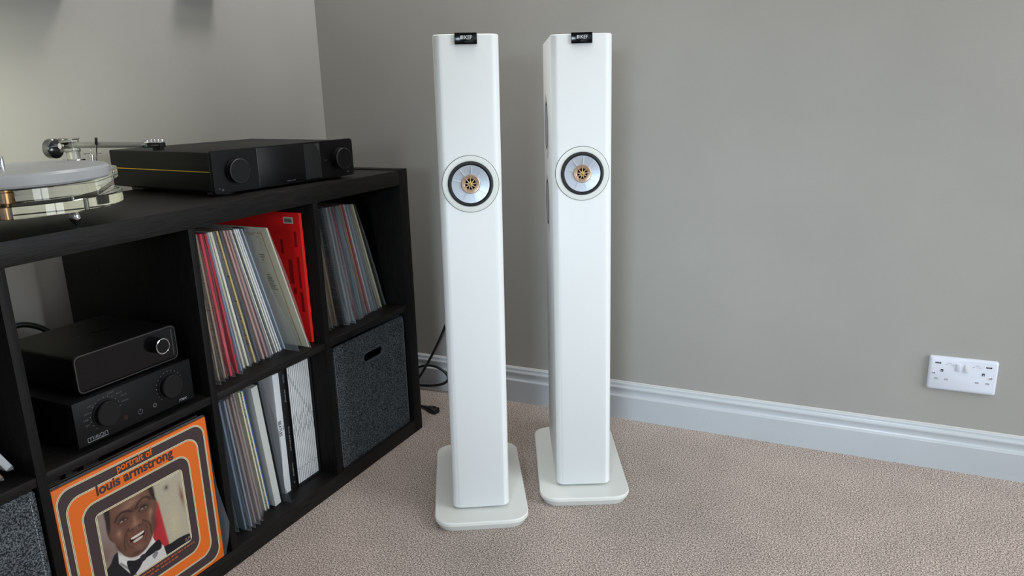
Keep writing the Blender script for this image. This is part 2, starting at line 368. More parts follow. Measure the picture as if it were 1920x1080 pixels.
# ------------------------------------------------------------------ records
def record(name, label, group, x, yb, yt, th, zb, col, streak=None, sleeve=m_film, fin=.9, L=31.4, lift=0, cat='record'):
    """jacket 31.4 cm square; x front edge, yb/yt lower/upper right edge; leans in the yz plane"""
    a = math.asin(max(-.9, min(.9, (yb - yt) / L)))
    col = tuple(int(min(250, c * 1.14 + 6)) if max(col) > 60 else c for c in col)
    t = thing(name, label, cat, (x, yb, zb + max(0, math.sin(a)) * th + lift), (a, 0, 0), group)
    jk = box('jacket', -L, 0, -th, 0, .05, L, jacket_mat(col, streak), t, .04, 1)
    if sleeve:
        n = 9; secs = []
        ph = random.uniform(0, 6)
        for i in range(n):
            z = L * i / (n - 1); z = z + .0 if i else -.0
            f = fin * (.75 + .3 * math.sin(ph + i * .9) + (.25 if i == 0 else 0)); s = .10 * math.sin(ph + i * 1.7)
            secs.append([(-L, -th - .04, z), (.05, -th - .05, z), (f, -th / 2 - .06 + s, z), (f, -th / 2 + .02 + s, z), (.05, .05, z), (-L, .04, z)])
        link('sleeve', loft(secs, 'sleeve', 60), sleeve, t)
    return t
G3 = 'records in the upper compartment left of centre'
S3 = [  # x, yb, yt, th, colour, streak, label, fin
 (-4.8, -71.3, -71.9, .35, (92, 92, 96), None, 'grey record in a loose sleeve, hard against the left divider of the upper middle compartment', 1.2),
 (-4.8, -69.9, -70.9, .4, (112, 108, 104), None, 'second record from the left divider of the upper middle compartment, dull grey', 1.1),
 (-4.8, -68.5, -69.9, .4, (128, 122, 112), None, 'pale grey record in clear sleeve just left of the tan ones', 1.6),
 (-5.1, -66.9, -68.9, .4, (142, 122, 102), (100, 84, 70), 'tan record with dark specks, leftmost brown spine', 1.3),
 (-5.1, -65.2, -67.9, .45, (150, 128, 106), (104, 84, 68), 'tan record with dotted spine immediately left of the red ones', 1.0),
 (-4.7, -63.8, -67.0, .6, (190, 40, 58), (215, 120, 130), 'thick crimson record in clear sleeve, left one of the red pair', 1.0),
 (-4.5, -62.2, -66.1, .45, (178, 34, 50), None, 'crimson record in clear sleeve, right one of the red pair', 1.0),
 (-5.0, -60.7, -65.2, .45, (112, 128, 158), None, 'blue-grey record immediately right of the crimson pair', .8),
 (-5.6, -59.3, -64.3, .5, (196, 194, 176), (120, 120, 110), 'cream record with fine lettering, left one of the cream pair', .8),
 (-5.8, -57.9, -63.4, .55, (208, 206, 188), None, 'plain cream record, right one of the cream pair', .7),
 (-6.2, -56.7, -62.5, .45, (66, 76, 98), None, 'dark navy record left of the yellow striped one', .6),
 (-6.0, -55.6, -61.7, .45, (196, 172, 110), (60, 60, 60), 'yellow record with dark flecks along its spine', .7),
 (-6.1, -54.4, -60.9, .4, (58, 66, 80), None, 'dark slate record just right of the yellow one', .6),
 (-5.9, -53.1, -60.0, .5, (168, 134, 128), None, 'dusty pink record, left one of the pink pair', .7),
 (-5.9, -51.9, -59.2, .5, (158, 120, 112), (190, 160, 150), 'brownish pink record, right one of the pink pair', .7),
 (-6.0, -50.8, -58.5, .35, (140, 132, 140), None, 'lilac grey record right of the pink pair', .6),
 (-6.3, -49.9, -57.9, .3, (226, 214, 192), None, 'cream spine just left of the thin black spine', .2),
 (-6.3, -49.3, -57.4, .28, (18, 18, 20), (200, 200, 200), 'thin black spine between two cream ones', .15),
 (-6.3, -48.7, -56.9, .3, (230, 220, 202), None, 'cream spine just right of the thin black spine', .2),
 (-6.3, -47.9, -56.3, .4, (214, 220, 214), (60, 70, 80), 'white spine with fine lettering, left one of the white pair', .4),
 (-6.4, -47.1, -55.7, .35, (226, 230, 224), (70, 80, 120), 'white spine with blue lettering, right one of the white pair', .4),
 (-6.2, -46.0, -54.9, .3, (146, 160, 178), None, 'blue-grey record in a wide floppy clear sleeve, left of the cream cover', 4.0),
]
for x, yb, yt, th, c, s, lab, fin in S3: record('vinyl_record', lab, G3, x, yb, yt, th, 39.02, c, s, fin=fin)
# cream cover seen from its face
cr = record('vinyl_record', 'record showing its cream cover with small grey text, left of the red box', G3, -1.9, -42.7, -52.0, .35, 39.02, (196, 194, 168), None, sleeve=m_filmred, fin=1.0)
def face_strip(parent, name, x0, x1, z0, z1, col, th, out=.1):
    return box(name, x0, x1, -th - out, -th - out + .03, z0, z1, jacket_mat(col), parent, 0)
face_strip(cr, 'cover_border', -2.0, -1.75, .8, 30.2, (196, 160, 110), .35)
face_strip(cr, 'cover_border', -28, -2.0, 29.95, 30.2, (196, 160, 110), .35)
face_strip(cr, 'title_block', -9.6, -6.6, 29.9, 31.2, (40, 44, 54), .35)
for i, (zz, xa, xb) in enumerate(((24.6, -5.0, -3.2), (24.0, -4.8, -3.4), (23.3, -4.4, -3.9), (19.4, -4.7, -3.7), (18.8, -4.7, -3.3), (18.3, -4.8, -3.5), (17.8, -4.8, -3.2), (17.2, -4.8, -3.6), (16.7, -4.8, -3.0), (16.2, -4.8, -3.4), (15.6, -4.8, -2.8), (29.6, -7, -4.4))):
    face_strip(cr, 'cover_text', xa, xb, zz, zz + .22, (128, 126, 116), .35)
face_strip(cr, 'cover_mark', -3.6, -3.3, 29.0, 29.4, (110, 104, 90), .35)
# red album
rd = record('vinyl_record', 'large bright red album with a barcode sticker, upright at the right divider', G3, -3.2, -39.35, -39.6, .75, 39.02, (214, 22, 26), None, sleeve=None)
face_strip(rd, 'spine_fold', -.18, 0.02, .1, 31.3, (240, 90, 50), .75, .02)
st = face_strip(rd, 'barcode_sticker', -4.9, -2.0, 28.8, 30.35, (205, 200, 190), .75, .03)
zz = -4.5
while zz < -2.5:
    w_ = random.choice((.06, .1, .14)); face_strip(rd, 'barcode_bar', zz, zz + w_, 29.1, 30.0, (20, 20, 22), .75, .06); zz += w_ + random.choice((.07, .12))
for i, (xa, xb, za, zb) in enumerate(((-6.5, -5.7, 21.5, 25.0), (-2.2, -1.4, 23.3, 27.0), (-4.7, -3.5, 14.4, 20.2), (-2.0, -1.3, 13.4, 21.0), (-4.0, -3.1, 11.9, 13.4), (-2.0, -1.2, 7.6, 12.4))):
    face_strip(rd, 'cover_print', xa, xb, za, zb, (158, 10, 16), .75, .02)

G4 = 'records in the upper right compartment'
S4 = [
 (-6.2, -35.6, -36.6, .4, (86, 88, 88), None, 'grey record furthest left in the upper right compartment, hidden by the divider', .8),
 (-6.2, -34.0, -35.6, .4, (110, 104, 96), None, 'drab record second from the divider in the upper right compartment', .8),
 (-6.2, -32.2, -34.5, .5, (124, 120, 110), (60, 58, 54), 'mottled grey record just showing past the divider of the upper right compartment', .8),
 (-6.2, -30.4, -33.5, .5, (134, 126, 112), (70, 66, 60), 'mottled tan-grey record in the upper right compartment', .9),
 (-6.2, -28.6, -32.5, .5, (128, 122, 112), (76, 70, 64), 'grey speckled record left of the orange-edged brown one', .9),
 (-6.2, -26.9, -31.4, .5, (160, 128, 98), (90, 76, 60), 'light brown record left of the glossy black one', .8),
 (-5.0, -25.0, -30.1, .8, (22, 26, 32), (120, 132, 144), 'glossy black album with grey swirls in a clear sleeve', 1.3),
 (-4.6, -23.2, -28.7, .6, (148, 156, 162), None, 'silver grey record in a thick clear sleeve, right of the black swirled one', 1.4),
 (-4.8, -21.6, -27.3, .5, (136, 140, 144), None, 'mid grey record in clear sleeve left of the dull red one', 1.2),
 (-5.1, -20.0, -25.9, .45, (146, 66, 78), (170, 176, 180), 'dull red record behind a cloudy sleeve', 1.1),
 (-4.7, -18.5, -24.9, .5, (92, 112, 120), None, 'teal grey record in a cloudy sleeve', 1.0),
 (-5.2, -17.2, -24.0, .4, (126, 118, 110), None, 'grey-brown record right of the teal grey one', .8),
 (-5.5, -15.8, -23.0, .4, (104, 112, 122), None, 'slate record left of the thin orange spine', .7),
 (-5.9, -14.6, -21.9, .25, (226, 152, 96), None, 'thin orange spine beside the dark red one', .15),
 (-5.6, -13.9, -21.4, .4, (160, 40, 54), (200, 120, 120), 'dark red record right of the thin orange spine', .4),
 (-5.8, -12.9, -20.6, .35, (212, 222, 240), (60, 80, 160), 'white and blue record in the upper right compartment', .5),
 (-5.5, -11.7, -19.7, .4, (124, 134, 142), None, 'bluish grey record right of the white and blue one', .7),
 (-5.6, -10.5, -18.9, .4, (112, 114, 112), None, 'dark grey record between the bluish and the olive ones', .6),
 (-5.7, -9.2, -18.1, .4, (142, 140, 118), None, 'olive grey record left of the cream one', .6),
 (-5.7, -8.0, -17.2, .35, (206, 196, 158), None, 'cream record second from the right in the upper right compartment', .3),
 (-6.4, -5.2, -15.4, .4, (30, 32, 36), None, 'dark record furthest right in the upper right compartment', .5),
]
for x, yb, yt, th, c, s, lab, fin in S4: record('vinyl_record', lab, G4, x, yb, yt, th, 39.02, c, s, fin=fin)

G5 = 'records in the lower middle compartment'
S5 = [
 (-5.2, -71.2, -71.8, .4, (60, 76, 80), None, 'dark record against the left divider of the lower middle compartment', .8),
 (-5.2, -69.6, -70.7, .4, (58, 104, 100), (150, 170, 165), 'green teal record with speckled spine in the lower middle compartment', .9),
 (-5.2, -67.9, -69.9, .4, (46, 92, 88), None, 'dark teal record left of the blue-grey sleeves', .9),
 (-3.5, -66.4, -69.1, .5, (92, 108, 128), None, 'blue-grey record in wide sleeve, left one of the two', 1.3),
 (-3.2, -65.0, -68.0, .45, (116, 128, 144), None, 'lighter blue-grey record in wide sleeve, right one of the two', 1.6),
 (-3.4, -63.6, -67.0, .5, (128, 110, 108), None, 'mauve brown record in clear sleeve with projecting corner', 1.4),
 (-3.4, -62.2, -65.9, .5, (138, 118, 112), (70, 60, 56), 'pinkish brown record with flecked spine', 1.4),
 (-4.8, -60.9, -64.7, .4, (112, 92, 86), None, 'dull brown record in the lower middle compartment', .8),
 (-5.3, -59.9, -63.6, .4, (150, 128, 122), None, 'dusty pink spine left of the cream pair', .6),
 (-5.0, -58.8, -62.3, .4, (206, 204, 176), (110, 110, 90), 'cream yellow spine, left one of the lower cream pair', .3),
 (-5.0, -57.9, -61.5, .35, (214, 212, 190), (110, 110, 90), 'cream yellow spine, right one of the lower cream pair', .2),
 (-5.5, -57.2, -60.8, .25, (52, 92, 160), None, 'thin blue spine left of the wide white one', 0),
 (-4.1, -54.9, -58.0, 1.9, (170, 172, 168), None, 'wide white-grey box album standing in the middle of the lower compartment', 0),
]
for i, (x, yb, yt, th, c, s, lab, fin) in enumerate(S5): record('vinyl_record', lab, G5, x, yb, yt, th, 3.92, c, s, fin=fin, sleeve=(m_film if fin else None), L=(30.8 if i in (9, 10, 11, 12) else 31.4))
record('vinyl_record', 'black record in a large loose smoky sleeve right of the wide white album', G5, -4.6, -53.6, -57.1, .35, 3.92, (20, 21, 24), None, sleeve=m_film2, fin=3.2)
# box albums
t = thing('box_set', 'white box album lettered THE BEATLES between the smoky sleeve and a black spine', 'box set', (-5.9, -50.5, 3.92), group='upright box albums in the lower middle compartment')
box('box', -31.4, 0, -1.0, 1.0, 0, 30.4, jacket_mat((222, 226, 230)), t, .05)
text('spine_lettering', 'BEATLES', 1.25, jacket_mat((20, 20, 22)), t, (.03, -.75, 18.8), (0, math.pi / 2, 0), width=3.8, bold=.012)
text('spine_lettering', 'THE', .42, jacket_mat((20, 20, 22)), t, (.03, .5, 17.3), (0, math.pi / 2, 0), width=1.1, bold=.02)
t = thing('box_set', 'black box album with small white lettering left of the striped white spines', 'box set', (-5.8, -48.5, 3.92), group='upright box albums in the lower middle compartment')
box('box', -31.4, 0, -.95, .9, 0, 30.7, jacket_mat((18, 18, 20)), t, .05)
for z_, w_, s_ in ((29.5, 2.0, 'THE BEATLES'), (25.8, 3.2, 'THE BEATLES'), (16.5, 6.5, 'THE BEATLES'), (6.8, 3.5, 'THE BEATLES'), (1.9, .5, 'O')):
    text('spine_lettering', s_, .42, jacket_mat((170, 172, 175)), t, (.03, .1, z_), (0, math.pi / 2, 0), width=w_)
# slipcase holding thirteen white albums
t = thing('slipcase', 'black open slipcase holding the row of white spines beside the right divider', 'box', (-5.2, -43.35, 3.92), group='upright box albums in the lower middle compartment')
box('case_side', -32, 0, -4.25, -4.12, 0, 32, jacket_mat((14, 14, 16)), t, .02)
box('case_side', -32, 0, 4.02, 4.2, 0, 32, jacket_mat((14, 14, 16)), t, .02)
box('case_side', -32, 0, -4.12, 4.02, 0, .32, jacket_mat((14, 14, 16)), t, .02)
box('case_side', -32, 0, -4.12, 4.02, 31.7, 32, jacket_mat((14, 14, 16)), t, .02)
box('case_back', -32, -31.8, -4.12, 4.02, .32, 31.7, jacket_mat((14, 14, 16)), t, .02)
ordn = ['leftmost', 'second from left', 'third from left', 'fourth from left', 'fifth from left', 'sixth from left', 'middle', 'sixth from right', 'fifth from right', 'fourth from right', 'third from right', 'second from right', 'rightmost']
m_spine = jacket_mat((222, 224, 226)); m_sink = jacket_mat((96, 98, 104))
first = None
for i in range(13):
    y = -47.42 + i * .622
    r_ = thing('boxed_record', 'thin white album spine, %s of the thirteen in the black slipcase' % ordn[i], 'record', (-5.75, y, 4.27), group='white albums in the black slipcase')
    box('jacket', -31, 0, 0, .47, 0, 30.2, m_spine, r_, .06, 1)
    for k, zz in enumerate((28.6 - i * 1.15, 15.2 + (i % 4) * .7, 12.2 + (i % 3) * .8, 3.5 + (i % 2) * .3)):
        box('spine_print', -.02, .03, .2, .3, zz, zz + (1.2, 1.4, 1.5, .4)[k], m_sink, r_, 0)

# leaning records at the left picture edge
for x, yb, yt, th, zb, c, lab in ((-3.3, -110.5, -124.5, 1.1, 40.6, (176, 180, 186), 'white record leaning steeply in the upper left compartment, topmost of three'),
                               (-3.3, -112.2, -126.2, .9, 39.6, (120, 92, 60), 'brown record leaning steeply in the upper left compartment, middle of three'),
                               (-3.2, -113.3, -128, .8, 39.02, (74, 78, 84), 'dark grey record leaning steeply in the upper left compartment, lowest of three')):
    record('vinyl_record', lab, 'steeply leaning records in the upper left compartment', x, yb, yt, th, zb, c, None, fin=.7)

# ------------------------------------------------------------------ felt boxes
def felt_box(label, y0, y1, x, z1, stitched=False, hole=True):
    yc = (y0 + y1) / 2; w_ = y1 - y0; h_ = z1 - 4.0
    t = thing('felt_box', label, 'storage box', (x, yc, 3.95), group='grey felt storage boxes in the lower shelves')
    loops = [rrect(w_, h_, .5, 3, 0, h_ / 2)]
    if hole:
        hc = 0.6; loops.append(rrect(8.6, 2.45, 1.2, 6, hc, 25.75))
    link('front_panel', plate(loops, .5, 'front', .05), m_felt, t, loc=(-.3, 0, 0), rot=FX)
    box('side_panel', -35.5, -.6, -w_ / 2, -w_ / 2 + .4, .1, h_, m_felt, t, .05)
    box('side_panel', -35.5, -.6, w_ / 2 - .4, w_ / 2, .1, h_, m_felt, t, .05)
    box('back_panel', -36, -35.5, -w_ / 2, w_ / 2, .1, h_, m_felt, t, .05)
    box('bottom_panel', -35.5, -.6, -w_ / 2 + .4, w_ / 2 - .4, 0, .4, m_felt, t, .05)
    for s in (-1, 1): box('edge_binding', -.1, .06, s * (w_ / 2 - .06) - .07, s * (w_ / 2 - .06) + .07, .8, h_ - .8, m_felt if stitched else jacket_mat((118, 124, 128)), t, .02)
    if hole: link('handle_rim', plate([rrect(9.0, 2.85, 1.4, 6, hc, 25.75), rrect(8.5, 2.35, 1.17, 6, hc, 25.75)], .1, 'rim', .02), jacket_mat((84, 88, 92)), t, loc=(.04, 0, 0), rot=FX)
    if stitched:
        for s in (-1, 1):
            bm = bmesh.new(); z = 1
            while z < h_ - 1:
                bx(bm, .04, .1, s * (w_ / 2 - .85) - .05, s * (w_ / 2 - .85) + .05, z, z + .42); z += .68
            link('stitching', bm_mesh(bm, 'stitching'), m_stitch, t)['kind'] = 'stuff'
    return t
felt_box('grey felt storage box with a slot handle in the lower right compartment', -35.5, -5.1, -.95, 36.3)
felt_box('dark grey felt storage box with stitched edges in the lower left compartment', -142.2, -109.6, -.7, 36.9, stitched=True)

# ------------------------------------------------------------------ orange portrait album
cv = thing('record_album', 'orange and brown album cover showing a smiling man in a bow tie, facing out', 'record', (-.3, -91.7, 4.0))
S = 31.4
m_or = jacket_mat((224, 106, 32)); m_br = jacket_mat((66, 52, 54)); m_cr = jacket_mat((222, 212, 176))
box('jacket', -.45, 0, -S / 2, S / 2, 0, S, m_or, cv, .04)
lay = [0.0]
def ring(s0, s1, t0, t1, r, m, name='printed_ring'):
    lay[0] += .006
    cx = ((s0 + s1) / 2 - .5) * S; cy = (1 - (t0 + t1) / 2) * S
    link(name, plate([rrect((s1 - s0) * S, (t1 - t0) * S, r * S, 8, cx, cy)], .01, name), m, cv, loc=(lay[0], 0, 0), rot=FX)
def band(s0, s1, t0, t1, r, m_in):
    for d, mm in ((0, m_cr), (.0045, m_br), (.0068, m_cr), (.0105, m_in)):
        ring(s0 + d, s1 - d, t0 + d, t1 - d, r - d, mm)
band(.010, .978, .018, .982, .085, m_br)
band(.053, .918, .086, .912, .085, m_or)
band(.127, .840, .166, .838, .085, m_br)
band(.199, .778, .245, .745, .030, m_cr)
# portrait print: painted as vertex colours on a fine flat grid
GW, GH = 200, 172
s0, s1, t0, t1 = .2105, .7665, .2565, .7335
ss, tt = np.meshgrid(np.linspace(s0, s1, GW), np.linspace(t0, t1, GH))
img = np.zeros((GH, GW, 3))
def C(c): return np.array(srgb(c)[:3])
def mix(mask, c): img[:] = img * (1 - mask[..., None]) + C(c) * mask[..., None]
def poly(pts, c, soft=.004, a=1.0):
    """filled polygon with softened edge"""
    P = np.array(pts, float); n = len(P); ins = np.zeros(ss.shape, bool); dm = np.full(ss.shape, 9.)
    for i in range(n):
        x0, y0 = P[i]; x1, y1 = P[(i + 1) % n]
        cnd = ((y0 > tt) != (y1 > tt)); xx = (x1 - x0) * (tt - y0) / (y1 - y0 + 1e-12) + x0; ins ^= cnd & (ss < xx)
        L2 = (x1 - x0) ** 2 + (y1 - y0) ** 2 + 1e-12; u = np.clip(((ss - x0) * (x1 - x0) + (tt - y0) * (y1 - y0)) / L2, 0, 1)
        dm = np.minimum(dm, np.hypot(ss - x0 - u * (x1 - x0), tt - y0 - u * (y1 - y0)))
    sd = np.where(ins, dm, -dm); mix(np.clip(.5 + sd / soft, 0, 1) * a, c)
def smoothpts(pts, n=8):
    P = [Vector(q) for q in pts]; out = []
    for i in range(len(P)):
        p0, p1, p2, p3 = P[i - 1], P[i], P[(i + 1) % len(P)], P[(i + 2) % len(P)]
        for k in range(n):
            u = k / n; out.append(tuple(.5 * ((2 * p1) + (p2 - p0) * u + (2 * p0 - 5 * p1 + 4 * p2 - p3) * u * u + (3 * p1 - p0 - 3 * p2 + p3) * u ** 3)))
    return out
def blob(cx, cy, rx, ry, ang, c, a=1.0, p=1.6):
    ca, sa = math.cos(R(ang)), math.sin(R(ang)); dx, dy = ss - cx, tt - cy
    u = (dx * ca + dy * sa) / rx; v = (-dx * sa + dy * ca) / ry; mix(np.exp(-(u * u + v * v) ** (p / 2) * 1.6) * a, c)
def stroke(pts, w, c, a=1.0):
    P = pts; dm = np.full(ss.shape, 9.)
    for (x0, y0), (x1, y1) in zip(P, P[1:]):
        L2 = (x1 - x0) ** 2 + (y1 - y0) ** 2 + 1e-12; u = np.clip(((ss - x0) * (x1 - x0) + (tt - y0) * (y1 - y0)) / L2, 0, 1)
        dm = np.minimum(dm, np.hypot(ss - x0 - u * (x1 - x0), tt - y0 - u * (y1 - y0)))
    mix(np.exp(-(dm / w) ** 2) * a, c)
img[:] = C((176, 166, 146))
poly([(.15, .2), (.31, .2), (.30, .8), (.15, .8)], (140, 122, 116), .05)
blob(.22, .50, .07, .10, 0, (110, 84, 74), .8)
blob(.653, .313, .018, .020, 0, (48, 52, 58), .95)
blob(.70, .26, .06, .02, -10, (190, 184, 170), .6)
blob(.748, .42, .016, .085, -4, (120, 40, 50), .9)
poly([(.545, .36), (.585, .37), (.618, .70), (.50, .70)], (176, 40, 50), .012)
blob(.67, .56, .05, .12, 0, (196, 184, 150), .7)
# jacket, shirt
poly(smoothpts([(.18, .78), (.19, .62), (.235, .575), (.29, .53), (.40, .64), (.50, .60), (.55, .655), (.62, .675), (.69, .675), (.78, .70), (.82, .80)]), (26, 25, 30))
poly([(.292, .52), (.345, .575), (.405, .615), (.47, .61), (.512, .565), (.525, .60), (.575, .66), (.59, .76), (.37, .76), (.34, .70), (.285, .60)], (206, 200, 198))
poly([(.512, .565), (.50, .63), (.49, .66), (.52, .64), (.534, .62)], (222, 216, 210), .003)
poly([(.292, .52), (.29, .60), (.345, .66), (.375, .665), (.35, .60)], (216, 212, 208), .003)
stroke([(.295, .605), (.36, .70), (.385, .76)], .006, (60, 58, 62), .8)
# ears
poly(smoothpts([(.270, .36), (.253, .33), (.247, .37), (.254, .42), (.27, .452), (.285, .45)]), (92, 62, 52), .006)
poly(smoothpts([(.555, .335), (.574, .335), (.578, .37), (.570, .41), (.556, .432), (.545, .42)]), (112, 76, 62), .006)
# head
head = smoothpts([(.262, .22), (.36, .20), (.47, .20), (.548, .235), (.562, .30), (.566, .36), (.560, .42), (.548, .48), (.527, .535), (.498, .58), (.46, .612), (.41, .624), (.365, .61), (.325, .575), (.298, .52), (.278, .46), (.262, .40), (.253, .32)])
poly(head, (104, 70, 57), .006)
poly(smoothpts([(.25, .22), (.275, .22), (.285, .28), (.275, .345), (.262, .40), (.252, .34)]), (36, 28, 28), .014)
poly(smoothpts([(.515, .22), (.56, .22), (.572, .30), (.568, .345), (.552, .33), (.535, .27)]), (38, 30, 30), .014)
for a in ((.42, .275, .09, .028, -6, (158, 118, 98), .75), (.50, .30, .03, .02, 0, (150, 112, 92), .5), (.52, .43, .022, .05, 10, (146, 104, 84), .7), (.318, .44, .022, .045, -12, (138, 98, 80), .7),
          (.30, .52, .02, .05, -15, (70, 46, 40), .8), (.545, .50, .018, .06, 14, (72, 48, 40), .8), (.41, .60, .06, .016, 0, (66, 44, 38), .8), (.43, .572, .035, .012, 0, (142, 102, 84), .5),
          (.355, .347, .042, .018, -5, (58, 38, 34), .85), (.485, .342, .042, .018, 4, (58, 38, 34), .85), (.42, .33, .012, .03, 0, (74, 48, 42), .8)):
    blob(*a)
for a in ((.40, .30, .05, .012, -4, (170, 130, 108), .5), (.318, .425, .016, .022, 0, (168, 126, 104), .6), (.530, .405, .014, .026, 6, (172, 130, 108), .6), (.43, .590, .022, .008, 0, (150, 110, 92), .6), (.535, .45, .01, .04, 8, (60, 40, 34), .5)): blob(*a)
# brows
stroke([(.305, .345), (.325, .322), (.355, .312), (.39, .322), (.412, .338)], .0075, (42, 29, 27), .95)
stroke([(.438, .334), (.46, .308), (.49, .296), (.52, .302), (.54, .325)], .0075, (42, 29, 27), .95)
# eyes
for cx, cy, an in ((.352, .364, -4), (.488, .357, 4)):
    blob(cx, cy + .001, .024, .0065, an, (176, 160, 152), .85, 3); blob(cx + .004, cy, .011, .008, 0, (20, 14, 14), 1, 3)
    stroke([(cx - .032, cy + .004), (cx - .012, cy - .010), (cx + .012, cy - .010), (cx + .032, cy + .002)], .004, (26, 18, 18), .95)
    stroke([(cx - .028, cy + .008), (cx, cy + .013), (cx + .03, cy + .006)], .003, (60, 40, 36), .8)
    stroke([(cx - .03, cy + .022), (cx, cy + .026), (cx + .03, cy + .018)], .003, (74, 50, 44), .7)
# nose
blob(.422, .398, .016, .04, 0, (150, 108, 88), .85)
blob(.422, .424, .030, .018, 0, (156, 114, 94), .85)
blob(.384, .432, .018, .014, 0, (126, 88, 73), .85); blob(.460, .430, .018, .014, 0, (126, 88, 73), .85)
blob(.400, .446, .010, .006, 10, (28, 18, 18), .95); blob(.443, .445, .010, .006, -10, (28, 18, 18), .95)
stroke([(.378, .428), (.376, .446), (.392, .452)], .004, (54, 36, 32), .8); stroke([(.468, .428), (.470, .444), (.455, .451)], .004, (54, 36, 32), .8)
# smile lines
stroke([(.374, .43), (.348, .462), (.335, .50), (.338, .545)], .005, (56, 37, 32), .85)
stroke([(.474, .428), (.500, .455), (.515, .49), (.512, .535)], .005, (56, 37, 32), .85)
# mouth
def mp_(pts, kx=.80, ky=.66): return [(.42 + (x - .42) * kx, .511 + (y - .515) * ky) for x, y in pts]
poly(smoothpts(mp_([(.352, .487), (.385, .466), (.422, .474), (.458, .464), (.492, .485), (.494, .520), (.468, .558), (.425, .576), (.382, .560), (.354, .526)])), (116, 66, 60), .005)
poly(smoothpts(mp_([(.362, .490), (.422, .486), (.484, .487), (.482, .520), (.460, .544), (.425, .552), (.388, .546), (.366, .522)])), (34, 12, 14), .004)
poly(smoothpts(mp_([(.372, .490), (.422, .487), (.478, .488), (.468, .505), (.422, .510), (.380, .506)])), (224, 214, 200), .003)
poly(smoothpts(mp_([(.384, .530), (.422, .524), (.464, .527), (.454, .543), (.424, .549), (.392, .546)])), (206, 194, 180), .003)
blob(.42, .512, .02, .004, 0, (130, 60, 60), .8)
for k in range(9):
    x_ = .388 + k * .0083
    stroke([(x_, .494), (x_, .506)], .0011, (110, 90, 82), .75)
    if 0 < k < 8: stroke([(x_, .520), (x_, .531)], .0011, (100, 80, 74), .75)
blob(.42, .556, .03, .006, 0, (146, 100, 84), .7); blob(.42, .576, .03, .012, 0, (132, 92, 76), .5)
stroke([(.36, .462), (.352, .49), (.36, .53), (.385, .562)], .004, (60, 40, 35), .6)
stroke([(.482, .46), (.488, .49), (.482, .53), (.46, .560)], .004, (60, 40, 35), .6)
for a in ((.40, .252, 0), (.44, .262, 0)): stroke([(.33, a[1] + .02), (a[0], a[1] + .012), (.50, a[1] + .022)], .0025, (80, 54, 46), .6)
# bow tie
poly(smoothpts([(.335, .615), (.385, .640), (.435, .640), (.495, .615), (.552, .605), (.560, .665), (.50, .668), (.44, .672), (.40, .705), (.352, .725), (.335, .67)]), (20, 20, 26), .004)
poly(smoothpts([(.418, .637), (.448, .637), (.452, .672), (.416, .674)]), (36, 36, 44), .003)
poly([(.49, .68), (.52, .66), (.535, .685), (.505, .71)], (128, 124, 134), .003)
# grain
rs = np.random.RandomState(3); img *= (1 + .22 * (rs.rand(GH, GW, 1) - .5))
def grid_print(name, s0, s1, t0, t1, img, parent, x):
    H, W_ = img.shape[:2]
    me = bpy.data.meshes.new(name)
    yy, zz = np.meshgrid(np.linspace(s0 * S - S / 2, s1 * S - S / 2, W_) * K, np.linspace((1 - t0) * S, (1 - t1) * S, H) * K)
    co = np.stack([np.zeros_like(yy), yy, zz], -1).reshape(-1, 3)
    idx = np.arange(H * W_).reshape(H, W_); q = np.stack([idx[:-1, :-1], idx[1:, :-1], idx[1:, 1:], idx[:-1, 1:]], -1).reshape(-1, 4)
    me.vertices.add(len(co)); me.vertices.foreach_set('co', co.ravel()); me.loops.add(q.size); me.loops.foreach_set('vertex_index', q.ravel().astype(np.int32))
    me.polygons.add(len(q)); me.polygons.foreach_set('loop_start', (np.arange(len(q)) * 4).astype(np.int32)); me.update(calc_edges=True)
    ca = me.color_attributes.new('print', 'FLOAT_COLOR', 'POINT'); ca.data.foreach_set('color', np.concatenate([img, np.ones((H, W_, 1))], -1).ravel().astype(np.float32))
    m = mat('portrait_print', (128, 128, 128), .5, spec=.3); n = m.node_tree.nodes.new('ShaderNodeVertexColor'); n.layer_name = 'print'
    m.node_tree.links.new(n.outputs[0], m.node_tree.nodes['Principled BSDF'].inputs['Base Color'])
    return link(name, me, m, parent, loc=(x, 0, 0))
lay[0] += .012
grid_print('portrait_print', s0, s1, t0, t1, img, cv, lay[0]); lay[0] += .004
def ctext(body, s, t, size, width, m, bold=0, name='cover_lettering'):
    return text(name, body, size, m, cv, (lay[0], (s - .5) * S, (1 - t) * S), FX, width=width, bold=bold, extr=.004)
lay[0] += .008
ctext('portrait of', .366, .068, 2.0, 7.3, m_or, .018)
ctext('louis armstrong', .230, .143, 2.6, 15.7, m_br, .026)
m_lips = jacket_mat((170, 84, 50))
for tt_, a, b_, s_ in ((.772, .285, .50, 'Ain\'t misbehavin\''), (.772, .52, .63, 'Body and soul'), (.772, .65, .77, 'The song is ended'), (.795, .30, .44, 'Mack the knife'), (.795, .47, .66, 'When the saints')):
    pass
# the small song list under the picture is too fine to read in the photograph: thin rows of print
for tt_, segs in ((.768, ((.28, .37), (.38, .49), (.505, .60), (.612, .70), (.71, .79))), (.792, ((.30, .42), (.435, .52), (.535, .66)))):
    for a, b_ in segs:
        y = a
        while y < b_:
            w_ = random.uniform(.012, .03)
            box('song_list_print', lay[0], lay[0] + .01, (y - .5) * S, (min(b_, y + w_) - .5) * S, (1 - tt_) * S, (1 - tt_) * S + .3, m_lips, cv, 0); y += w_ + .006
m_inkc = jacket_mat((206, 200, 180))
text('label_mark', 'ILP', .9, jacket_mat((180, 130, 120)), cv, (lay[0], (.725 - .5) * S, (1 - .725) * S), FX, width=1.1, extr=.003)
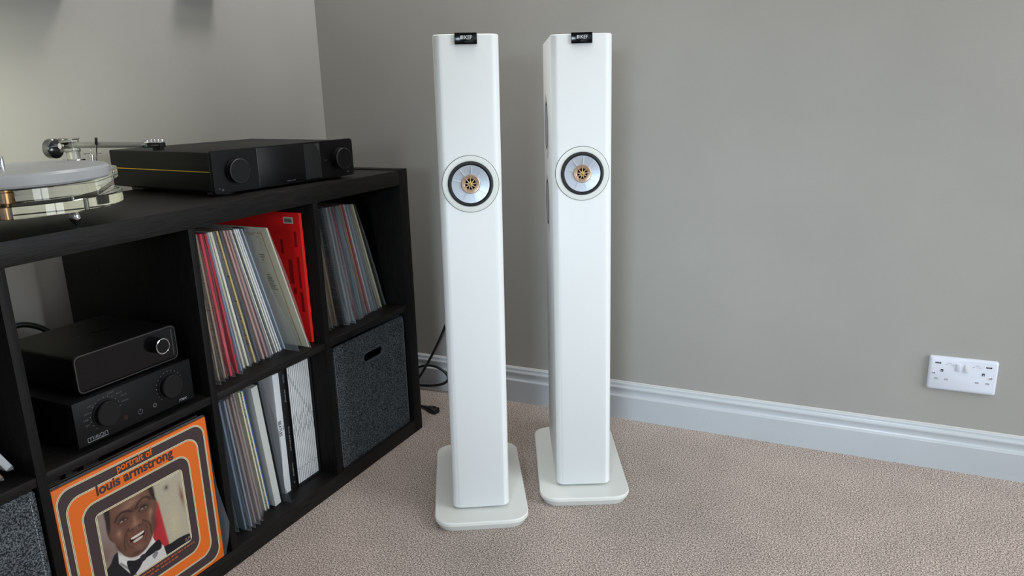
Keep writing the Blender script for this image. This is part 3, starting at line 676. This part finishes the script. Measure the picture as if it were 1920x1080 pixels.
# loose outer sleeve behind and around the cover
n = 24; sec = []
edge = [(31.75, 15.75), (28, 16.0), (22, 16.0), (16, 16.3), (11, 17.0), (7, 17.5), (4, 17.0), (1.5, 16.4), (0.05, 16.1)]
L1 = [( -.8, -15.9, z) for z, e_ in edge]; 
bm = bmesh.new(); rows = []
for z, e_ in edge:
    bul = .9 * math.exp(-((z - 6) / 5) ** 2)
    rows.append([bm.verts.new(Vector(q) * K) for q in ((-.55, -15.85, z), (-.55, 0, z), (-.52, 15.7, z), (-.1 + bul, e_, z), (-.16 + bul, e_, z), (-.62, 15.7, z), (-.65, 0, z), (-.65, -15.85, z))])
for a, c in zip(rows, rows[1:]):
    for i in range(8): j = (i + 1) % 8; bm.faces.new((a[i], a[j], c[j], c[i]))
bm.faces.new(rows[0][::-1]); bm.faces.new(rows[-1])
link('sleeve', bm_mesh(bm, 'sleeve', 60), m_film2, cv)
# further records standing behind the cover so the bay is not hollow
for i, (c, lab) in enumerate((((40, 42, 46), 'dark record standing directly behind the orange album'), ((90, 80, 70), 'brown record behind the orange album, second back'))):
    t = thing('vinyl_record', lab, 'record', (-1.9 - i * .8, -91.3, 3.92), group='records behind the orange album')
    box('jacket', -.4, 0, -15.5, 15.5, 0, 31.3, jacket_mat(c), t, .04)

# ------------------------------------------------------------------ amplifier on the middle shelf (lower)
am = thing('amplifier', 'black amplifier with two large knobs on the middle shelf, under the smaller unit', 'amplifier', (-1, -89.1, 39))
HW = 12.0
box('body', -29, -.4, -HW + .1, HW - .1, 1.0, 8.7, m_black, am, .12)
box('front_plate', -.4, 0, -HW, HW, .95, 8.9, m_blackface, am, .08)
for dx in (-4, -25):
    for dy in (-9, 9): cyl('foot', 1.8, 0, 1.05, m_rub, am, loc=(dx, dy, 0))
for nm, s_, z_, lab in (('knob', -6.35, 5.25, 'source selector knob'), ('knob', 6.8, 5.3, 'volume knob')):
    k = link(nm, lathe_mesh([(0, 0), (2.5, 0), (2.5, .18), (2.25, .2), (2.22, 1.0), (2.1, 1.12), (0, 1.12)], 56, 'x', 'knob'), m_black, am, loc=(0.01, s_, z_), label=lab)
    bm = bmesh.new()
    for i in range(17):
        a = R(225 - 270 * i / 16); bx(bm, 0, .02, math.cos(a) * 2.85 - .05, math.cos(a) * 2.85 + .05, math.sin(a) * 2.85 - .05, math.sin(a) * 2.85 + .05)
    link('scale_marks', bm_mesh(bm, 'marks'), m_ink, am, loc=(.01, s_, z_))['kind'] = 'stuff'
for w_, s_, z_ in (('BT', -9.6, 4.2), ('USB', -9.9, 5.2), ('OPT1', -9.7, 6.2), ('OPT2', -8.9, 7.3), ('COAX', -5.5, 8.3), ('AUX1', -4.0, 7.7), ('AUX2', -3.2, 7.0), ('PHONO', -3.2, 5.9)):
    text('input_label', w_, .38, m_inkdim, am, (.02, s_ + (0 if s_ > -6 else -.6), z_), FX, width=.3 * len(w_))
cyl('infrared_window', .45, 0, .04, m_red, am, 'x', .01, 24, loc=(.0, -2.85, 2.9))
link('power_button', lathe_mesh([(.42, 0), (.5, 0), (.5, .03), (.42, .03), (.42, 0)], 24, 'x', 'pb'), m_inkdim, am, loc=(.01, .1, 2.8))
box('power_mark', 0, .05, .06, .14, 2.85, 3.3, m_inkdim, am, 0)
link('headphone_socket', lathe_mesh([(.2, .0), (.42, .0), (.42, .06), (.2, .06), (.2, 0)], 24, 'x', 'hs'), m_greyedge, am, loc=(.01, 3.15, 2.8))
# maker's word drawn in thin square strokes
lg = []
def seg(a, b_, c, d): lg.append((min(a, c), max(a, c), min(b_, d), max(b_, d)))
h = .75
seg(0, 0, 3.7, 0); seg(0, 0, 0, h)
seg(0, h, 1.0, h); seg(.5, .25, .5, h); seg(1.0, .25, 1.0, h)
for x_ in (1.3, 1.55, 1.8, 2.05): seg(x_, .2, x_, h)
seg(2.3, h, 2.9, h); seg(2.3, .2, 2.3, h); seg(2.9, .2, 2.9, h); seg(2.3, .2, 2.9, .2)
seg(3.15, h, 3.7, h); seg(3.15, .2, 3.15, h); seg(3.7, 0, 3.7, h)
bm = bmesh.new()
for a, b_, c, d in lg: bx(bm, 0, .02, a - .035, b_ + .035, c - .035, d + .035)
link('maker_lettering', bm_mesh(bm, 'logo'), m_ink, am, loc=(.01, -10.3, 1.35))
text('model_lettering', '778X', .62, m_ink, am, (.03, 8.3, 1.4), FX, width=1.9, shear=.25, bold=.01)

# ------------------------------------------------------------------ streaming amplifier on top
st = thing('streaming_amplifier', 'small rounded black unit with a chrome-ringed knob, stacked on the larger amplifier', 'amplifier', (-2.8, -88.1, 47.95))
def rr_yz(w_, h_, r_, x, zc): return [(x, y, zc + z) for y, z in rrect(w_, h_, r_, 6)]
link('body', loft([rr_yz(20.0, 6.4, .9, -20, 3.6), rr_yz(20.3, 6.6, 1.0, -19.6, 3.6), rr_yz(20.3, 6.6, 1.0, -.3, 3.6)], 'body', 40), m_black, st)
link('front_rim', plate([rrect(20.32, 6.62, 1.0, 6, 0, 3.6), rrect(20.02, 6.32, .88, 6, 0, 3.6)], .35, 'rim', .02), mat('dark_grey_edge', (70, 70, 70), .45, metal=.6), st, loc=(-.2, 0, 0), rot=FX)
link('front_glass', loft([rr_yz(20.0, 6.3, .88, -.35, 3.6), rr_yz(20.0, 6.3, .88, -.12, 3.6)], 'glass', 40), m_blackgloss, st)
box('side_strip', -.12, -.05, 9.2, 9.35, 1.0, 6.2, m_greyedge, st, 0)
kn = link('knob', lathe_mesh([(0, -.1), (1.5, -.1), (1.5, .9), (1.45, 1.55), (1.36, 1.62)], 48, 'x', 'knob'), m_black, st, loc=(0, 5.9, 4.1))
link('knob_ring', lathe_mesh([(1.28, 1.5), (1.5, 1.5), (1.5, 1.66), (1.38, 1.72), (1.28, 1.66), (1.28, 1.5)], 48, 'x', 'ring'), m_chrome, kn)
link('knob_cap', lathe_mesh([(0, 1.64), (1.3, 1.64), (1.3, 1.5), (0, 1.5)], 40, 'x', 'cap'), m_blackgloss, kn)
for dx in (-4, -16):
    for dy in (-7, 7): cyl('foot', 1.4, -.02, .4, m_rub, st, loc=(dx, dy, 0))
text('top_lettering', 'WiiM', 2.6, mat('black_emboss', (12, 12, 13), .3), st, (-9, -2.2, 6.92), (0, 0, math.pi / 2), width=6, bold=.02)

# ------------------------------------------------------------------ large amplifier on top of the unit
ar = thing('integrated_amplifier', 'wide black amplifier with a yellow side line, on top of the shelving unit', 'amplifier', (-5.2, -39.5, 76.5), (0, 0, -.1))
HW = 20.6
bm = bmesh.new(); bx(bm, -36.5, -1.0, -HW + .35, HW - .35, .9, 9.1, .35, 3)
link('body', bm_mesh(bm, 'body', 40), m_black, ar)
link('front_plate', loft([rr_yz(2 * HW, 8.9, .8, -1.0, 5.0), rr_yz(2 * HW + .2, 9.0, .8, -.6, 5.0), rr_yz(2 * HW + .2, 9.0, .8, -.2, 5.0), rr_yz(2 * HW, 8.8, .7, 0, 5.0)], 'front_plate', 40), m_blackface, ar)
box('display_panel', -.02, .06, -9.0, 9.5, .8, 9.2, m_screen, ar, .02)
box('display_film', .05, .08, 4.5, 9.4, 1.0, 9.1, m_disp, ar, 0)
for y_ in (-9.05, 9.5): box('panel_seam', -.01, .085, y_ - .05, y_ + .05, .75, 9.3, m_greyedge, ar, 0)
for s_ in (-15.0, 15.9):
    k = link('knob', lathe_mesh([(0, 0), (2.55, 0), (2.55, .5), (2.42, .55), (2.42, 1.0), (2.5, 1.05), (2.5, 1.55), (2.4, 1.65), (0, 1.65)], 64, 'x', 'knob'), m_black, ar, loc=(0, s_, 5.0))
    link('knob_edge', lathe_mesh([(2.38, 1.6), (2.52, 1.5), (2.5, 1.62), (2.4, 1.7), (2.38, 1.6)], 64, 'x', 'ke'), mat('grey_knob_edge', (70, 70, 72), .35), k)  # edge ring in a greyer tone than the black knob
for dx in (-4, -31):
    for dy in (-16, 16): cyl('foot', 2.9, 0, .95, m_rub, ar, loc=(dx, dy, 0), bev=.2)
box('side_line', -36.4, -1.05, -HW + .29, -HW + .36, 5.0, 5.18, m_yellow, ar, 0)
text('maker_lettering', 'ARCAM', .42, m_inkdim, ar, (.08, -1.35, 1.15), FX, width=2.6, bold=.01)
text('small_lettering', 'select', .32, m_inkdim, ar, (.02, -11.8, 4.8), FX, width=.9)
text('small_lettering', 'volume', .32, m_inkdim, ar, (.02, 10.7, 4.8), FX, width=1.1)
box('standby_light', 0, .04, 18.2, 18.9, 1.4, 1.65, m_inkdim, ar, 0)
cyl('headphone_socket', .25, -.02, .06, m_greyedge, ar, 'x', .02, 20, loc=(0, -18.6, 1.3))
cyl('infrared_window', .16, -.02, .06, m_greyedge, ar, 'x', .02, 20, loc=(0, -19.4, 1.6))
link('film_pull_tab', plate([[(8.0, 9.0), (9.3, 9.0), (9.3, 7.2)]], .02, 'tab'), m_greyedge, ar, loc=(.1, 0, 0), rot=FX)

# ------------------------------------------------------------------ turntable
tb = thing('turntable', 'clear acrylic turntable with frosted platter and silver tonearm on top of the unit', 'turntable', (0, 0, 76.5))
Z = 76.5
def disc(cx, cy, r_, z0, z1, bev=.12, seg=96): return lathe_mesh([(0, z0 - Z), (r_ - bev, z0 - Z), (r_, z0 - Z + bev), (r_, z1 - Z - bev), (r_ - bev, z1 - Z), (0, z1 - Z)], seg, 'z', 'disc')
link('base', disc(0, 0, 16.2, 79.8, 81.7), m_acr, tb, loc=(-11.3, -98.1, 0))
# middle tier: disc with a rounded tab carrying the arm
def capsule_outline(c0, r0, c1, r1_, n=64):
    P = []
    for c, r_ in ((c0, r0), (c1, r1_)):
        for i in range(n): P.append((c[0] + r_ * math.cos(2 * math.pi * i / n), c[1] + r_ * math.sin(2 * math.pi * i / n)))
    P = sorted(set((round(a, 4), round(b_, 4)) for a, b_ in P))
    def half(pts):
        h = []
        for q in pts:
            while len(h) > 1 and (h[-1][0] - h[-2][0]) * (q[1] - h[-2][1]) - (h[-1][1] - h[-2][1]) * (q[0] - h[-2][0]) <= 0: h.pop()
            h.append(q)
        return h
    lo = half(P); hi = half(P[::-1]); return lo[:-1] + hi[:-1]
co = capsule_outline((-10, -99.5), 13.3, (-22.5, -77.5), 6.0)
link('sub_chassis', slab(co, 82.0 - Z, 84.0 - Z, .1), m_acr, tb)
link('platter', lathe_mesh([(0, 84.3 - Z), (14.7, 84.3 - Z), (15, 84.6 - Z), (15, 85.9 - Z), (14.6, 86.3 - Z), (4, 86.25 - Z), (0, 86.25 - Z)], 96, 'z', 'platter'), m_frost, tb, loc=(-9.4, -99.7, 0))
link('spindle', lathe_mesh([(.42, 86.2 - Z), (.4, 88.0 - Z), (.25, 88.3 - Z), (0, 88.4 - Z)], 20, 'z', 'sp'), m_chrome, tb, loc=(-9.4, -99.7, 0))
link('main_bearing', lathe_mesh([(0, 78.4 - Z), (.75, 78.4 - Z), (.75, 81.75 - Z), (1.05, 81.8 - Z), (1.05, 82.8 - Z), (.95, 82.9 - Z), (1.05, 83.0 - Z), (1.05, 84.25 - Z), (0, 84.25 - Z)], 32, 'z', 'mb'), m_brass, tb, loc=(-10, -99.9, 0))
for x_, y_ in ((-18.5, -77.5), (-24, -108)): cyl('pillar', .9, 81.72 - Z, 83.6 - Z, m_chrome, tb, loc=(x_, y_, 0))
for x_, y_ in ((-2.3, -93.9), (-22, -112), (-22.5, -86)):
    f = link('spike_foot', lathe_mesh([(0, 0), (.08, .05), (.85, 1.0), (.95, 1.35), (.95, 1.5), (.8, 1.55), (.78, 1.9), (.7, 2.0), (.55, 2.6), (.5, 3.25), (0, 3.25)], 28, 'z', 'spike'), m_chrome, tb, loc=(x_, y_, .0))
    link('threaded_rod', lathe_mesh([(0, 3.2), (.35, 3.2), (.35, 4.9), (0, 4.9)], 16, 'z', 'rod'), m_alu, f)
# arm
P = Vector((-26.2, -76.8, 88.3 - Z)); Q = Vector((-8.4, -74.0, 88.3 - Z)); d = (Q - P).normalized(); side = Vector((-d.y, d.x, 0))
AZ = math.atan2(d.y, d.x)
arm = link('tonearm_tube', lathe_mesh([(0, 0), (.62, 0), (.6, (Q - P).length), (0, (Q - P).length)], 32, 'x', 'tubearm'), m_alu, tb, loc=tuple(P), rot=(0, 0, AZ))
hs = link('headshell', lathe_mesh([(0, 0), (.72, 0), (.72, .9), (.5, 1.2), (0, 1.2)], 32, 'x', 'hs'), m_chrome, tb, loc=tuple(Q - d * .1), rot=(0, 0, AZ))
box('headshell_plate', 0, 3.4, -.8, .8, .25, .5, m_chrome, tb, .05, loc=tuple(Q + d * .6), rot=(0, 0, AZ))
ct = box('cartridge', .2, 3.2, -.7, .7, -.55, .25, m_black, tb, .06, loc=tuple(Q + d * .9), rot=(0, 0, AZ))
box('cartridge_body', 1.2, 2.9, -.55, .55, -1.15, -.5, m_black, ct, .05)
text('cartridge_lettering', 'ortofon', .38, m_ink, ct, (1.1, -.72, -.25), FY, width=1.7)
for y_ in (-.35, 0, .35): tube('lead_wire', [(-.6, y_, -.1), (-.1, y_ * 1.2, .15), (.3, y_, -.2)], .06, m_teal, ct)
box('teal_panel', -.5, .22, -.6, .6, -.5, .2, m_teal, ct, .04)
for x_ in (.9, 1.7, 2.5, 3.4): cyl('mounting_screw', .16, .45, .85, m_chrome, tb, loc=tuple(Q + d * (.6 + x_)), seg=12)
# pivot housing, bearing yoke, base
cyl('arm_base', 1.9, 84.0 - Z, 85.6 - Z, m_chrome, tb, loc=(-25.5, -76.7, 0))
cyl('pivot_post', 1.2, 85.6 - Z, 87.2 - Z, m_alu, tb, loc=(-25.5, -76.7, 0))
cyl('bearing_housing', 1.75, 87.0 - Z, 89.3 - Z, m_acr, tb, loc=(-26.0, -76.8, 0))
cyl('bearing_cap', 1.9, 89.3 - Z, 89.6 - Z, m_acr, tb, loc=(-26.0, -76.8, 0))
cyl('yoke', .6, -2.0, 2.0, m_chrome, tb, '-y', loc=(-26.0, -76.8, 88.2 - Z))
link('counterweight', lathe_mesh([(0, 0), (1.7, 0), (1.9, .2), (1.9, 1.5), (1.7, 1.7), (0, 1.7)], 40, 'x', 'cw'), mat('dark_chrome', (120, 122, 125), .15, metal=1), tb, loc=tuple(P - d * 4.9 + Vector((0, 0, -.7))), rot=(0, 0, AZ))
cyl('counterweight_stub', .45, -4, 0, m_chrome, tb, 'x', loc=tuple(P + Vector((0, 0, -.3))), rot=(0, 0, AZ))
L0 = Vector((-19.5, -75.5, 84 - Z))
box('lift_platform', -1.6, 1.6, -.6, .6, 1.2, 1.5, m_acr, tb, .05, loc=tuple(L0 + Vector((-2, 0, 1.2))), rot=(0, 0, AZ))
cyl('lift_post', .3, 0, 2.6, m_chrome, tb, loc=tuple(L0 + Vector((-2.4, 0, 0))))
tube('lift_lever', [tuple(L0 + Vector(q)) for q in ((-.8, -.3, 1.2), (-.1, -.6, 2.4), (.8, -.9, 4.6), (1.1, -1.0, 5.0))], .13, m_chrome, tb)
tube('lever_tip', [tuple(L0 + Vector(q)) for q in ((.75, -.9, 4.4), (1.3, -1.1, 5.6))], .25, m_rub, tb)
tube('antiskate_wire', [tuple(L0 + Vector(q)) for q in ((-1.6, -.6, 1.4), (-1.2, -.9, 3.4), (-1.4, -.6, 3.6))], .07, m_chrome, tb)

# ------------------------------------------------------------------ wall socket
so = thing('wall_socket', 'white double switched wall socket with two USB ports on the right of the back wall', 'socket', (138.75, back_y(138.75), 25.5), (0, 0, WA))
link('face_plate', loft([[(x, -y_, z) for x, z in rrect(14.7 - 2 * i_, 8.65 - 2 * i_, .5, 5)] for i_, y_ in ((0, 0.0), (0, .55), (.12, .8), (.45, .95))], 'face_plate', 50), m_plastic, so)
def onp(x0, x1, z0, z1, m, name, y0=-.98, y1=-.9, bev=.0): return box(name, x0, x1, y0, y1, z0, z1, m, so, bev)
for sx in (-1, 1):
    u = sx * 5.42
    onp(u - .62, u + .62, 2.55, 2.95, m_dark, 'usb_port'); onp(u - .55, u + .45, 2.78, 2.88, m_plastic2, 'usb_tongue', -1.0)
    e0 = sx * 4.4; onp(e0 - .27, e0 + .27, .45, 1.15, m_dark, 'earth_slot'); onp(e0 - .1, e0 + .1, .45, .9, m_plastic2, 'earth_shutter', -.985)
    for dx in (-1.12, 1.1): onp(e0 + dx - .36, e0 + dx + .36, -1.65, -1.28, m_gap, 'pin_slot'); onp(e0 + dx - .3, e0 + dx + .3, -1.6, -1.42, m_plastic2, 'pin_shutter', -.985)
    link('screw', lathe_mesh([(0, .2), (.25, .15), (.36, 0)], 20, '-y', 'sc'), m_chrome, so, loc=(sx * 6.1, -.95, .05))
    text('usb_lettering', 'TYPE A', .2, m_inkdim, so, (sx * 3.0 - .45, -.97, 2.85), FY, width=.9)
    text('usb_lettering', '5V --- 3.1A', .24, m_inkdim, so, (sx * 2.9 - .95, -.97, 2.4), FY, width=1.9)
for x_, m_, tilt in ((-1.0, m_plastic, .12), (.82, m_plastic2, -.12)):
    box('rocker_switch', -.46, .46, -.28, .1, -.95, .95, m_, so, .08, loc=(x_, -.95, 1.95), rot=(tilt, 0, 0))

# ------------------------------------------------------------------ cables
c1 = tube('power_cable', [(-5.5, 25.2, 24), (-9, 25, 16.5), (-13, 24.8, 10), (-17.5, 24.5, 2.6), (-21, 24.3, .8), (-28, 24, .5), (-26, 25, 4), (-19, 25.5, 7.2), (-13, 26, 9.2), (-8.5, 26, 8.2), (-5.2, 26, 5.6), (-7.2, 25.6, 3), (-12, 25.4, 1.8), (-18, 25.2, 1.2), (-30, 24, .5), (-40, 20, .5)], .42, m_cable)
setp(c1, 'looped black power cable hanging against the skirting in the corner', 'cable')
pc = thing('mains_lead', 'black mains lead with connector lying on the carpet behind the unit', 'cable', (-4.4, 10.9, .9), (0, 0, -.25))
tube('lead', [(-.5, 0, 0), (-5, .5, -.3), (-12, -1, -.5), (-24, -8, -.5), (-34, -6, -.5)], .4, m_cable, pc)
link('connector', loft([[(x, y_, z) for y_, z in rrect(w_, h_, .35, 4)] for x, w_, h_ in ((-2.2, 1.0, .9), (-.4, 1.1, 1.0), (-.3, 1.8, 1.4), (.6, 2.0, 1.6), (1.0, 2.0, 1.6), (1.1, 2.5, 1.7), (3.3, 2.5, 1.7), (3.5, 2.2, 1.5))], 'connector', 40), m_cable, pc)
c2 = tube('audio_cable', [(-44, -88, 49), (-44, -84.5, 52.2), (-43, -80, 51.2), (-42.5, -76.5, 47.6), (-42, -74.5, 43), (-42, -73.5, 38), (-43, -74, 20), (-43, -80, 2)], .6, m_cable)
setp(c2, 'thick black cable arching behind the middle shelf, the upper one', 'cable')
c3 = tube('audio_cable', [(-45, -88, 46.5), (-45, -84, 48.6), (-44, -80.5, 47.4), (-43.5, -78, 44), (-43.5, -77, 38), (-44, -77, 20), (-44, -84, 2)], .5, m_cable)
setp(c3, 'thick black cable arching behind the middle shelf, the lower one', 'cable')
